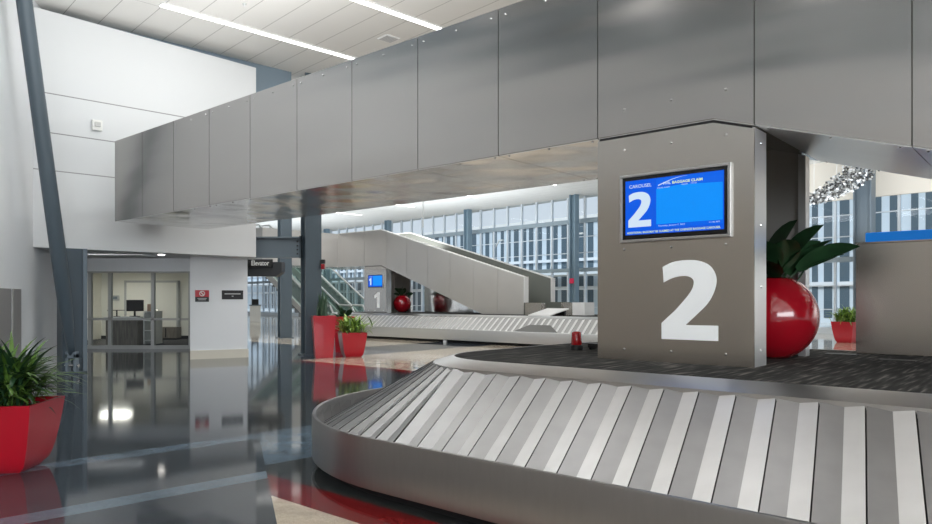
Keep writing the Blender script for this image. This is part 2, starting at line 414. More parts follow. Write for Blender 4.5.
m = MB(); m.box(.10,.17,-.25,.25,0,2.32); m.build('flange', SLATE_L, r)

# slanted tapered strut
P0, P1 = Vector((-7.26,12.9,.34)), Vector((-7.10,11.08,ZC))
r = empty('slanted_strut', (-7.26,12.9,0), 0, 'dark slate slanted tubular strut rising from floor clevis at left', 'strut')
d = P1-P0
m = MB(); m.tube([P0+d*t-Vector(r.location) for t in (0,.03,.16,.3,.94,1)], [.06,.075,.122,.128,.118,.105], 20); m.build('tube', SLATE, r, True)
m = MB()
for s in (-1,1):
    m.box(.075*s-.025,.075*s+.025,-.06,.06,0,.36)
m.box(-.1,.1,-.06,.06,.28,.40)
m.build('clevis', SLATE_L, r, bevel=.01)
m = MB(); m.tube([(-.12,0,.14),(.12,0,.14)], .035, 12); m.build('pin', BOLT, r)
m = MB(); m.box(-.2,.2,-.15,.15,0,.03); m.build('foot_plate', SLATE, r)

# steel wall guards on the left wall
def wall_guard(Ya, Yb, lb):
    a = lw(Ya); b = lw(Yb)
    m = MB(); m.prism([(a[0]+.025,a[1]),(b[0]+.025,b[1]),b,a][::-1], .1, 1.54)
    tag(m.build('wall_guard_panel', GUARD, bevel=.004), lb, 'wall panel', None)
wall_guard(10.9,11.68,'flat brushed steel guard panel on white wall, nearer one')
wall_guard(11.76,12.15,'narrow brushed steel guard panel on white wall, farther one')

# ------------------------------------------------------------------ ceiling things
cnt = 0
def strip_light(w0, w1, n, lb, group=None):
    r = empty('linear_light', WN((w0+w1)/2,n,ZC-.03), AW, lb, 'ceiling light', group); h = (w1-w0)/2
    m = MB(); m.box(-h,h,-.085,.085,0,.03); m.build('housing', CAP, r)
    m = MB(); m.box(-h+.01,h-.01,-.06,.06,-.008,0); m.build('diffuser', LIGHTEM, r)
strip_light(4.75,17,13.40,'long white linear ceiling light, left one of the two at top')
strip_light(1.2,17,10.73,'long white linear ceiling light, right one of the two at top')
for n in (8.03,5.33,2.63,-.07,-2.77,-5.47):
    strip_light(max(-10,-4.5+.52*n),28,n,'white linear ceiling light over the near end of the hall','linear lights over the near hall')
for n in (16.1,21.5,26.9,32.3,37.7):
    strip_light(12,26,n,'pale linear ceiling light between the two bridges and the windows','linear lights by the windows')
r = empty('slot_diffuser', WN(2.62,14.7,ZC-.02), AW, 'dark slotted linear air diffuser in the ceiling top left', 'air vent')
m = MB(); m.box(-.14,.14,-1.2,.35,0,.02); m.build('frame', CAP, r)
for i in range(3):
    m = MB(); m.box(-.1+i*.075,-.065+i*.075,-1.17,.32,-.006,0); m.build('slot', BLACK, r)
r = empty('ceiling_vent', WN(8.9,11.9,ZC-.02), AW, 'small square grey ceiling vent between the two light strips', 'air vent')
m = MB(); m.box(-.17,.17,-.17,.17,0,.02); m.build('frame', CAP, r)
m = MB()
for i in range(6): m.box(-.14+i*.05,-.11+i*.05,-.14,.14,-.005,0)
m.build('louvre', mat('vent_grey',(.5,.5,.5),.5), r)
for (w,n,lb) in ((5.9,12.35,'tiny sprinkler head in ceiling near the left light strip'),(9.6,10.9,'tiny sprinkler head in ceiling near the right light strip')):
    m = MB(); m.lathe([(.0,-.05),(.03,-.045),(.035,-.03),(.015,-.02),(.05,0),(0,0)], 12)
    tag(m.build('sprinkler', CAP, None, True, loc=WN(w,n,ZC)), lb, 'sprinkler')
# white strobe on the bulkhead
p = Vector((BH0[0]*.66+BH1[0]*.34, BH0[1]*.66+BH1[1]*.34, 4.72))
r = empty('wall_strobe', (-7.14,13.53,4.72), math.atan2(BH1[1]-BH0[1],BH1[0]-BH0[0]), 'small white alarm strobe box on the white bulkhead', 'alarm')
m = MB(); m.box(-.09,.09,-.06,0,-.1,.1); m.build('body', PAPER, r, bevel=.01)
m = MB(); m.box(-.05,.05,-.10,-.06,-.03,.05); m.build('lens', mat('lens_grey',(.5,.5,.48),.3), r)
# downlight in the soffit
m = MB(); m.lathe([(0,-.012),(.045,-.012),(.07,-.006),(.07,0)], 20)
tag(m.build('downlight', LAMPEM, None, loc=(-6.55,15.05,2.32)), 'round recessed downlight in soffit above the office window', 'ceiling light')

# ------------------------------------------------------------------ signs on the wall
ang = math.atan2(dy,dx)
def wp(t, z, off=.012): return (A0[0]+dx*t+nx/.03*off, A0[1]+dy*t+ny/.03*off, z)
def tt(px):   # parameter along the wall seen in direction px
    k_ = (px-466)/700
    return (k_*A0[1]-A0[0])/(dx-k_*dy)
r = empty('prohibition_sign', wp(tt(202),1.44), ang, 'small red and black sign with white prohibition ring on white wall', 'sign')
m = MB(); m.box(-.15,.15,0,.012,-.13,.13); m.build('plate', BLACK, r)
m = MB(); m.box(-.15,.15,-.004,0,-.02,.135); m.build('red_field', REDS, r)
m = MB()
for i in range(24):
    a0, a1 = 2*PI*i/24, 2*PI*(i+1)/24
    m.add([(.062*math.cos(a0),-.006,.058+.062*math.sin(a0)),(.062*math.cos(a1),-.006,.058+.062*math.sin(a1)),
           (.045*math.cos(a1),-.006,.058+.045*math.sin(a1)),(.045*math.cos(a0),-.006,.058+.045*math.sin(a0))],[(0,1,2,3)])
m.add([(-.045,-.006,.09),(-.03,-.006,.103),(.045,-.006,.026),(.03,-.006,.013)],[(0,1,2,3)])
m.build('prohibition_ring', PAPER, r)
m = MB()
lg = mat('lettering_grey',(.45,.45,.45),.5)
for z in (-.055,-.085):
    m = MB(); m.box(-.10+.02*(z<-.06),.10-.02*(z<-.06),-.004,-.001,z-.008,z+.008); m.build('lettering', lg, r)
r = empty('room_sign', wp(tt(232.5),1.47), ang, 'wide black room sign with small white lettering on white wall', 'sign')
m = MB(); m.box(-.24,.24,0,.014,-.105,.105); m.build('plate', BLACK, r)
lp = mat('lettering_pale',(.5,.5,.5),.5)
m = MB(); m.box(-.18,.18,-.003,0,.012,.034); m.build('lettering', lp, r)
m = MB(); m.box(-.02,.02,-.003,0,-.04,-.022); m.build('lettering', lp, r)
# elevator sign
r = empty('elevator_sign', (-5.85,20.75,2.05), 0, 'black hanging wayfinding box reading Elevator beside the bulkhead corner', 'sign')
m = MB(); m.slab([(-.75,0),(.25,0),(.42,.12),(.42,.42),(-.75,.42)], -.12,.25); m.build('box', mat('sign_dark',(.03,.033,.036),.4), r)
m = MB(); m.box(-.6,.16,-.16,-.12,.26,.50); m.build('sign_panel', BLACK, r)
text('lettering', 'Elevator', PAPER, r, -.46,-.165,.32, width=.52, size=.2, bold=.004)
r = empty('fire_alarm', (-3.50,17.14,2.10), 0, 'tiny red and black fire alarm on side of dark column', 'alarm')
m = MB(); m.box(-.045,.045,-.05,.05,0,.13); m.build('strobe', RED, r, bevel=.008)
m = MB(); m.box(-.05,.05,-.055,.055,.14,.24); m.build('horn', BLACK, r, bevel=.01)
m = MB(); m.box(-.065,-.04,-.04,.04,.02,.22); m.build('back_plate', BLACK, r)
r = empty('hanging_rod', (-1.75,28.5,4.3), 0, 'thin grey rod hanging from the far ceiling above the far bridge', 'rod')
m = MB(); m.tube([(0,0,0),(0,0,ZC-4.3)], .018, 8); m.build('rod', FRAME, r)
m = MB(); m.tube([(0,0,ZC-4.32),(0,0,ZC-4.3)], .06, 12); m.build('ceiling_flange', FRAME, r)
# small red extinguisher sign on window column
p = WN(WW-.97,22.95)
m = MB(); m.box(-.012,.012,-.14,.14,-.13,.13)
o = m.build('fire_sign', mat('sign_red',(.75,.03,.10),.4), None, loc=(p[0],p[1],2.35)); o.rotation_euler = (0,0,AW)
tag(o, 'small square red sign on blue-grey window column', 'sign')

# ------------------------------------------------------------------ carousel
RIM, RC = 2.0, (-3.48, 5.1)
def rr_path(off, u1, vb, seg=14, closed=True):
    """outline of the island at distance off inside the rim (counter-clockwise from the front right)"""
    R = RIM-off; cx, cy = RC; cy2 = vb-RIM
    pts = [(u1, cy-R), (cx, cy-R)]
    for i in range(1,seg+1):
        a = -PI/2 - PI/2*i/seg; pts.append((cx+R*math.cos(a), cy+R*math.sin(a)))
    pts.append((cx-R, cy2))
    for i in range(1,seg+1):
        a = PI - PI/2*i/seg; pts.append((cx+R*math.cos(a), cy2+R*math.sin(a)))
    pts.append((u1, cy2+R))
    return pts
def ribbon(levels, u1, vb, seg=14):
    m = MB(); vs = []; fs = []
    for off,z in levels: vs += [(p[0],p[1],z) for p in rr_path(off,u1,vb,seg)]
    n = len(rr_path(0,u1,vb,seg))
    for j in range(len(levels)-1):
        for i in range(n-1): fs.append((j*n+i, j*n+i+1, (j+1)*n+i+1, (j+1)*n+i))
    m.add(vs, fs); return m
SW = .222; ZO, ZI, OO, OI = .25, .79, .06, 1.03
SKEW = .195
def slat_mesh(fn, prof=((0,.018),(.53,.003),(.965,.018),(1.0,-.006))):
    """fn(s, q) -> (x,y): s along the belt 0..1 slat, q 0 outer .. 1 inner"""
    m = MB()
    K = 6
    vs = []
    for q in [i/K for i in range(K+1)]:
        for s,h in prof:
            x,y = fn(s,q); vs.append((x,y,ZO+(ZI-ZO)*q+h))
    n = len(prof)
    fa = []; fb = []; fc = []
    for i in range(K):
        for j in range(n-1):
            f = (i*n+j, i*n+j+1, (i+1)*n+j+1, (i+1)*n+j)
            (fa,fb,fc)[j].append(f)
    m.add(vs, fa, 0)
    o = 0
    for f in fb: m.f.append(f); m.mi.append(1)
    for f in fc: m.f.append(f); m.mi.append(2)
    # raised outer flange
    x0,y0 = fn(0,0); x1,y1 = fn(.97,0); x2,y2 = fn(.97,-.02); x3,y3 = fn(0,-.02)
    m.add([(x0,y0,ZO+.01),(x1,y1,ZO+.01),(x2,y2,ZO+.075),(x3,y3,ZO+.15)], [(0,1,2,3)], 0)
    x4,y4 = fn(.985,0); x5,y5 = fn(.985,-.02)
    m.add([(x1,y1,ZO+.0),(x4,y4,ZO),(x5,y5,ZO+.15),(x2,y2,ZO+.15)], [(0,1,2,3)], 2)
    return m
def carousel(name, loc, label, u1, vb, back, SLAT_A, SLAT_B, STEEL_R):
    r = empty(name, loc, AU, label, 'baggage carousel')
    ribbon([(.14,0),(.14,.10),(.02,.10)], u1, vb).build('kick_base', BLACK, r, True)
    rim = ribbon([(.02,.085),(.0,.09),(0,.415),(.006,.43),(.022,.432),(.03,.425),(.03,.22)], u1, vb, 22).build('rim', STEEL_R, r)
    for p in rim.data.polygons: p.use_smooth = True
    rim.data.set_sharp_from_angle(angle=.6)
    # belt bed under the slats
    ribbon([(.03,.225),(OI,ZI-.03)], u1, vb).build('belt_bed', BLACK, r)
    band = ribbon([(OI-.02,ZI-.03),(OI-.015,ZI+.022),(OI+.15,.862),(OI+.17,.866),(OI+.175,.84)], u1, vb, 22).build('inner_band', STEEL_B, r)
    for p in band.data.polygons: p.use_smooth = True
    band.data.set_sharp_from_angle(angle=.5)
    m = MB(); pts = rr_path(OI+.172, u1, vb, 20); m.prism(pts[::-1], .80, .862); m.build('carpet_deck', CARPET, r)
    # slats: one straight plate, copied; one corner plate, copied
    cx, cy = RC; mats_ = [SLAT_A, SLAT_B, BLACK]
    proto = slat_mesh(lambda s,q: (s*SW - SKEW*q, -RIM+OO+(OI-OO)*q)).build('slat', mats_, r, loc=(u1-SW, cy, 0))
    x = u1-2*SW
    while x > cx-SW*.5:
        o = dup(proto, r, (x, cy, 0)); x -= SW
    xs = x+SW   # left end of the straight run, where the corner plates begin
    A = (PI/2)/14; sk = SKEW/(RIM-OI)
    def cf(s,q):
        R = RIM-(OO+(OI-OO)*q); a = -PI/2 - A*(1-s) - math.asin(SKEW*q/R); return (R*math.cos(a), R*math.sin(a))
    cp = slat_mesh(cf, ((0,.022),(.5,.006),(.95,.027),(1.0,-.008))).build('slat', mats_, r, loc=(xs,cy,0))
    for i in range(1,14): dup(cp, r, (xs,cy,0), -A*i)
    y = cy; cy2 = vb-RIM
    lp = []
    while y < cy2-.02:
        o = dup(proto, r, (cx, y, 0), -PI/2); o.location = (cx, y+SW, 0); y += SW
    if back:
        for i in range(14): dup(cp, r, (xs,cy2,0), -PI/2-A*i)
        x = xs
        while x < u1-SW: o = dup(proto, r, (x+SW, cy2, 0), PI); x += SW
    return r
U2 = UV(0,0)
car2 = carousel('baggage_carousel', (0,0,0), 'large stainless baggage carousel in the foreground with sloped slats', 2.5, 8.7, True, SLAT_A, SLAT_B, STEEL_R)
D1 = (-18.7, 14.0)
O1 = UV(*D1)+Vector((-.14,-.8,0))
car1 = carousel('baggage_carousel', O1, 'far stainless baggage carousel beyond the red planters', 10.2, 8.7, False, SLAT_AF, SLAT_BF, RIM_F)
for u in (-1.2, 3.2, 7.4):
    m = MB(); m.box(u-.05,u+.05,3.13,3.2,0,.1); m.build('foot', CAP, car1)
def slope_pt(u,q,h=.03): return (u-SKEW*q*.5, RC[1]-RIM+OO+(OI-OO)*q, ZO+(ZI-ZO)*q+h)
m = MB(); m.add([slope_pt(5.7,.12,.06),slope_pt(7.45,.12,.06),slope_pt(6.9,.58,.05),slope_pt(6.15,.58,.05)], [(0,1,2,3)])
m.build('access_plate', mat('dull_plate',(.22,.22,.215),.4,1), car1)

# ------------------------------------------------------------------ conveyor bridge
VF, VB, ZB, ZT, UB = 5.17, 6.90, 2.70, 4.08, -2.02
def bridge(loc, label, uL, slope, uE, seams, screws, STEEL, st=None):
    st = st or slope
    r = empty('conveyor_bridge', loc, AU, label, 'conveyor bridge')
    def zb(u): return ZB if u <= UB else max(.866, ZB-slope*(u-UB))
    def zt(u): return ZT if u <= UB else ZT-st*(u-UB)
    ufl = UB+(ZB-.866)/slope
    def span(u0,u1,f,g,inset=0):
        us = [u0]+[u for u in (UB,ufl) if u0 < u < u1]+[u1]
        return [(u,f(u)) for u in us] + [(u,g(u)) for u in reversed(us)]
    G = .004
    for a,b in zip(seams[:-1],seams[1:]):
        m = MB(); m.slab(span(a+G,b-G,lambda u: zb(u)+.008, zt), VF, VF+.012); m.build('front_panel', STEEL, r)
        m = MB(); m.slab(span(a+G,b-G,lambda u: zb(u)+.008, zt), VB-.012, VB); m.build('rear_panel', STEEL, r)
        if zb((a+b)/2) > .95:
            m = MB()
            pl = span(a+G,b-G,zb,lambda u: zb(u)+.012)
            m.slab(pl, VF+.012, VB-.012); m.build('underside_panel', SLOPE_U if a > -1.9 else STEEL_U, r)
    u0,u1 = seams[0], seams[-1]
    m = MB()
    m.slab(span(u0,u1,lambda u: zb(u)+.014, lambda u: zt(u)-.01), VF+.014, VF+.16)
    m.slab(span(u0,u1,lambda u: zb(u)+.014, lambda u: zt(u)-.01), VB-.16, VB-.014)
    m.slab(span(u0,u1,lambda u: zb(u)+.014, lambda u: min(zb(u)+.3,zt(u)-.05)), VF+.14, VB-.14)
    m.build('trough', [INNER], r)
    for va in (() if screws else (VF,VB-.17)):
        m = MB(); m.slab(span(u0,u1,lambda u: zt(u)-.01, lambda u: zt(u)+.02), va-.005, va+.175)
        m.build('parapet_cap', CAP, r)
    # end caps
    for va in (VF,VB-.17):
        m = MB(); m.box(u1,u1+.03,va-.005,va+.175+(0 if screws else .05),zb(u1)+(.01 if screws else .40),zt(u1)+.02); m.build('end_cap', CAP, r)
    m = MB(); m.box(u0-.012,u0,VF,VB,zb(u0),zt(u0)); m.build('end_panel', STEEL, r)
    if screws:
        sm = MB(); sm.lathe([(0,0),(.010,0),(.010,.004),(.006,.009),(0,.010)], 10)
        first = None
        def screw(u,v,z,kind):
            nonlocal first
            if first is None:
                first = sm.build('screw', BOLT, r)
                o = first
            else: o = dup(first, r)
            o.location = (u,v,z); o.rotation_euler = (PI/2,0,0) if kind == 'f' else (PI,0,0)
        for a,b in zip(seams[:-1],seams[1:]):
            if b < -10 or a > .5: continue
            for t in (.08,.5,.92):
                u = a+(b-a)*t
                if b < -2: screw(u,VF,zt(u)-.07,'f')
                screw(u,VF+.06,zb(u),'d')
                if a > -8: screw(u,VB-.06,zb(u),'d')
        for u in (-2.755,-2.35,-1.925): screw(u,VF,2.907,'f')
    return r
seams2 = [-12.42,-11.4,-10.35,-9.3,-8.25,-7.21,-6.17,-5.12,-4.06,-3.0,-1.72,-.752,.22,1.19,2.16,3.13]
b2 = bridge((0,0,0), 'huge brushed steel conveyor bridge crossing over the foreground carousel', -12.42, .306, 3.13, seams2, True, STEEL)
m = MB(); m.box(-14.12,-12.43,6.3,6.85,2.95,3.9); m.build('wall_connector', STEEL, b2)
seams1 = [-4.65,-3.0,-1.72,-.6,.5,1.6,2.7,3.75,4.83]
b1 = bridge(O1, 'far steel conveyor bridge sloping down to the far carousel', -4.65, .36, 4.83, seams1, False, STEEL_F, .29)
# return leg of the far bridge, turning toward the left
m = MB(); m.box(-4.68,-4.66,1.6,VB,ZB,ZT); m.build('side_panel', STEEL_F, b1)
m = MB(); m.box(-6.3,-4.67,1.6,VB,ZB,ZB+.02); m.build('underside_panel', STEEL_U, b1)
m = MB(); m.box(-6.3,-4.67,1.62,VB,ZB+.02,ZT); m.build('return_leg', STEEL_F, b1)

# ------------------------------------------------------------------ number pillars
TWO = [(0,0),(0,.205),(.25,.37),(.42,.505),(.54,.62),(.58,.713),(.55,.77),(.45,.80),(.31,.797),(.17,.77),(.04,.723),(.02,.923),(.2,.98),(.43,1),(.66,.987),(.85,.927),(.95,.823),(.97,.713),(.92,.58),(.81,.447),(.63,.317),(.44,.187),(1,.187),(1,0)]
def smooth(pts, n=4):
    out = []
    for i in range(len(pts)-1):
        p0 = pts[max(i-1,0)]; p1 = pts[i]; p2 = pts[i+1]; p3 = pts[min(i+2,len(pts)-1)]
        for k in range(n):
            t = k/n
            out.append(tuple(.5*(2*p1[j]+(p2[j]-p0[j])*t+(2*p0[j]-5*p1[j]+4*p2[j]-p3[j])*t*t+(3*p1[j]-p0[j]-3*p2[j]+p3[j])*t**3) for j in (0,1)))
    return out+[pts[-1]]
TWO = TWO[:2]+smooth(TWO[2:11])+smooth(TWO[11:22])+TWO[22:]
ONE = [(.38,0),(.38,.70),(.10,.60),(.03,.77),(.50,1),(.74,1),(.74,0)]
def glyph(name, pts, u0, u1, z0, z1, y, mt, parent):
    m = MB(); m.slab([(u0+(u1-u0)*x, z0+(z1-z0)*z) for x,z in pts][::-1], y-.001, y+.0015)
    return m.build(name, mt, parent)
ZD = .8625
def pillar(loc, label, digit, slope):
    r = empty('number_pillar', UV(-2.36,5.3,ZD)+Vector(loc), AU, label, 'pillar')
    iu, iv, iz = -2.36, 5.3, ZD
    def sb(u): return ZB if u <= UB else ZB-slope*(u-UB)
    u0,u1 = -3.0,-1.722
    m = MB(); m.slab([(u0-iu,0),(u1-iu,0),(u1-iu,sb(u1)-.024-iz),(UB-iu,ZB-.024-iz),(u0-iu,ZB-.024-iz)], VF-iv, VF+.015-iv); m.build('front_panel', STEEL_P, r)
    m = MB(); m.slab([(u0-iu,ZB-.06-iz),(u0+1.0-iu-.04,ZB-.06-iz),(u1-iu-.02,sb(u1)-.06-iz),(u1-iu-.02,sb(u1)-.002-iz),(UB-iu,ZB-.002-iz),(u0-iu,ZB-.002-iz)], VF+.0155-iv, VF+.03-iv); m.build('joint', BLACK, r)
    m = MB(); m.slab([(u0-iu,0),(u0+.01-iu,0),(u0+.01-iu,ZB-.003-iz),(u0-iu,ZB-.003-iz)], VF+.015-iv, 6.45-iv); m.build('side_panel', STEEL, r)
    m = MB(); m.slab([(u1-.016-iu,0),(u1-iu,0),(u1-iu,sb(u1)-.012-iz),(u1-.016-iu,sb(u1)-.012-iz)], VF+.016-iv, VF+.27-iv); m.build('edge_strip', MIRROR, r)
    m = MB(); m.slab([(u0+.011-iu,0),(-2.5-iu,0),(-2.5-iu,ZB-.02-iz),(u0+.011-iu,ZB-.02-iz)], VF+.016-iv, VF+.4-iv); m.build('core', NICHE, r)
    m = MB(); m.slab([(-2.75-iu,0),(-1.79-iu,0),(-1.79-iu,sb(-1.79)+.007-iz),(UB-iu,ZB+.007-iz),(-2.75-iu,ZB+.007-iz)], 6.58-iv, 6.60-iv); m.build('niche_panel', NICHE, r)
    m = MB(); m.slab([(-1.79-iu,0),(-1.73-iu,0),(-1.73-iu,sb(-1.73)-.01-iz),(-1.79-iu,sb(-1.79)-.01-iz)], 6.50-iv, 6.62-iv); m.build('edge_post', MIRROR, r)
    m = MB(); m.slab([(-2.75-iu,0),(-2.72-iu,0),(-2.72-iu,ZB-.06-iz),(-2.75-iu,ZB-.06-iz)], VF+.4-iv, 6.58-iv); m.build('niche_side', NICHE, r)
    glyph('number', digit, -2.43-iu, -1.98-iu, 1.044-iz, 1.656-iz, VF-iv, SIGNW, r)
    sm = MB(); sm.lathe([(0,0),(.010,0),(.010,.004),(.006,.009),(0,.010)], 10)
    first = None
    for z in (2.573,1.763,.949):
        for u in (-2.755,-2.35,-1.925):
            if first is None: first = o = sm.build('screw', BOLT, r)
            else: o = dup(first, r)
            o.location = (u-iu, VF-iv, z-iz); o.rotation_euler = (PI/2,0,0)
    for z in (2.5,1.9,1.45,.98):
        o = dup(first, r); o.location = (u1-iu, VF+.14-iv, z-iz); o.rotation_euler = (0,PI/2,0)
    return r
p2 = pillar((0,0,0), 'tall brushed steel pillar with large white number 2', TWO, .306)
p1 = pillar(O1, 'far brushed steel pillar with white number 1', ONE, .36)

def display(loc, label, digit, dn, full):
    iu, iv, iz = -2.33, VF, 1.815
    r = empty('information_display', UV(iu,iv,iz)+Vector(loc), AU, label, 'screen')
    w, h = .90, .545; x0, x1 = -.45, .45
    m = MB(); t = .022
    m.box(x0,x1,-.03,-.001,0,t); m.box(x0,x1,-.03,-.001,h-t,h); m.box(x0,x0+t,-.03,-.001,t,h-t); m.box(x1-t,x1,-.03,-.001,t,h-t)
    m.build('frame', BOLT if False else STEEL_B, r, bevel=.003)
    m = MB(); m.box(x0+t,x1-t,-.02,-.001,t,h-t); bz = m.build('bezel', mat('gloss_black',(.004,.004,.005),.12), r)
    a, b, c, d = x0+t+.026, x1-t-.028, t+.036, h-t-.028
    W, H = b-a, d-c
    m = MB(); m.add([(a,-.021,c),(b,-.021,c),(b,-.021,d),(a,-.021,d)], [(0,1,2,3)]); sc = m.build('screen', SCR_A, r)
    y = -.0225
    m = MB(); sx = a+W*.335
    m.add([(sx,y,c+H*.10),(b-W*.012,y,c+H*.10),(b-W*.012,y,d-H*.02),(sx,y,d-H*.02)], [(0,1,2,3)]); m.build('blue_field', SCR_B, sc)
    glyph('number', digit, a+W*.035, a+W*.28, c+H*.14, c+H*.78, y-.001, SCR_W, sc)
    text('lettering', 'CAROUSEL', SCR_W, sc, a+W*.045, y-.001, c+H*.86, width=W*.24, size=H*.085, bold=.0002)
    if full:
        m = MB(); pts = [(sx,d-H*.12)]
        m.slab([(sx,d-H*.20),(sx+W*.25,d-H*.165),(b-W*.012,d-H*.20),(b-W*.012,d-H*.02),(sx,d-H*.02)], y-.0008, y-.0003); m.build('header_band', SCR_H, sc)
        vs = []; fs = []
        for i in range(9):
            t_ = i/8; xx = sx+W*.02+W*.30*t_; zz = d-H*(.15-.13*math.sin(t_*PI*.5)); vs += [(xx,y-.0012,zz),(xx,y-.0012,zz+H*.018*(1-t_)+.0005)]
        for i in range(8): fs.append((2*i,2*i+2,2*i+3,2*i+1))
        m = MB(); m.add(vs,fs); m.build('swoosh', SCR_W, sc)
        text('lettering', 'PHL', SCR_W, sc, sx+W*.075, y-.0014, d-H*.135, width=W*.075, size=H*.065, bold=.0006)
        text('lettering', 'BAGGAGE CLAIM', SCR_Y, sc, sx+W*.165, y-.0014, d-H*.135, width=W*.30, size=H*.065, bold=.0008)
        text('lettering', 'AIRLINE / FLIGHT', SCR_W, sc, sx+W*.01, y-.0014, d-H*.195, width=W*.13, size=H*.032)
        text('lettering', 'FROM', SCR_W, sc, sx+W*.26, y-.0014, d-H*.178, width=W*.06, size=H*.03)
        text('lettering', 'STATUS', SCR_W, sc, sx+W*.35, y-.0014, d-H*.175, width=W*.06, size=H*.03)
        m = MB(); m.add([(sx,y-.0006,c+H*.10),(b-W*.012,y-.0006,c+H*.10),(b-W*.012,y-.0006,c+H*.165),(sx,y-.0006,c+H*.165)], [(0,1,2,3)]); m.build('footer_band', SCR_H, sc)
        text('lettering', 'Thursday, January 7, 2021', SCR_W, sc, sx+W*.02, y-.0014, c+H*.122, width=W*.27, size=H*.036)
        text('lettering', '11:46 AM', SCR_W, sc, sx+W*.53, y-.0014, c+H*.122, width=W*.095, size=H*.036)
        text('lettering', 'ADDITIONAL BAGS MAY BE CLAIMED AT THE OVERSIZE BAGGAGE CAROUSEL', SCR_Y, sc, a+W*.02, y-.0014, c+H*.022, width=W*.95, size=H*.052, bold=.0004)
    return r
display((0,0,0), 'blue flat screen reading Carousel 2 in steel frame on pillar', TWO, '2', True)
display(O1, 'small blue flat screen showing 1 on the far pillar', ONE, '1', False)

# ------------------------------------------------------------------ things on the carousel decks
def local(loc, u, v, z): return UV(u,v,z)+Vector(loc)
def cabinet(loc, label, u0, u1, top, STEEL_P=STEEL_P):
    r = empty('steel_counter', local(loc,(u0+u1)/2,7.3,ZD), AU, label, 'counter'); w = (u1-u0)/2; h = top-ZD
    m = MB(); m.box(-w,w,-.12,.14,0,h); m.build('body', STEEL_P, r, bevel=.004)
    m = MB(); m.box(-w,w,-.13,-.121,.02,h-.02); m.build('front_panel', STEEL_P, r)
    m = MB(); m.box(-w-.005,w+.005,-.135,.15,h,h+.012); m.build('top_edge', STEEL_P, r)
    return r
cabinet((0,0,0), 'brushed steel counter box at right edge with blue board on top', -1.48, .9, 1.862)
m = MB(); m.box(-1.1,1.1,-.03,.03,0,.095)
o = m.build('blue_board', BLUETOP, None, bevel=.008, loc=local((0,0,0),-.33,7.33,1.875)); o.rotation_euler = (0,0,AU)
tag(o, 'bright blue horizontal board lying on top of the steel counter', 'board')
cabinet(O1, 'steel counter panel on far carousel under the sloping bridge, reflecting red', -1.6, 1.0, 1.862, STEEL_U)

# end housing of the far bridge
r = empty('chute_housing', local(O1,5.2,6.0,ZD), AU, 'low steel chute housing at lower end of the far bridge', 'chute')
m = MB(); m.box(-.33,.32,-.83,-.60,0,.40); m.build('near_side', STEEL_P, r)
m = MB(); m.box(-.33,.62,.30,.45,0,.42); m.build('back_wall', INNER, r)
m = MB(); m.box(.62,1.05,-.15,.45,0,.40); m.build('end_box', STEEL_P, r)
m = MB(); m.box(1.05,1.5,-.15,.45,0,.41); m.build('end_face', CAP, r)
r = empty('deflector_plate', local(O1,6.1,4.75,ZD), AU, 'thin pale plate tilted from chute down to far carousel slats', 'plate')
m = MB(); m.add([(-.50,-.40,.0),(.30,-.40,.0),(.50,.35,.20),(-.30,.35,.20),(-.50,-.40,.03),(.30,-.40,.03),(.50,.35,.23),(-.30,.35,.23)],
      [(0,3,2,1),(4,5,6,7),(0,1,5,4),(1,2,6,5),(2,3,7,6),(3,0,4,7)]); m.build('plate', CAP, r)
m = MB(); m.box(-.2,.4,.25,.33,0,.19); m.build('bracket', BLACK, r)

# red beacon and little black box
p = local((0,0,0),-3.66,5.9,ZD)
r = empty('warning_beacon', p, 0, 'red warning beacon with black base on the carousel carpet', 'beacon')
m = MB(); m.lathe([(0,0),(.062,0),(.062,.045),(.052,.05),(0,.05)], 24); m.build('base', BLACK, r, False)
m = MB(); m.lathe([(.05,.05),(.052,.06),(.048,.165),(.04,.178),(0,.182)], 24); m.build('lens', mat('beacon_red',(.42,.01,.015),.15,coat=.5), r, True)
m = MB(); m.box(-.02,.02,-.02,.02,.05,.13); m.build('reflector', BLACK, r)
p = local((0,0,0),-3.52,6.05,ZD)
r = empty('junction_box', p, AU, 'small black box on carpet just right of the beacon', 'box')
m = MB(); m.box(-.075,.075,-.05,.05,.02,.062); m.build('body', BLACK, r, bevel=.006)
for s in (-1,1):
    m = MB(); m.box(.05*s-.012,.05*s+.012,-.04,.04,0,.02); m.build('foot', BLACK, r)
for (u,v,lb) in ((-1.55,6.95,'flat dark floor box lid in carpet behind the round planter'),(-1.05,6.55,'flat dark floor box lid in carpet before the steel counter')):
    m = MB(); m.box(-.13,.13,-.07,.07,0,.006); o = m.build('floor_box_lid', BLACK, None, loc=local((0,0,0),u,v,ZD)); o.rotation_euler = (0,0,AU); tag(o, lb, 'lid')

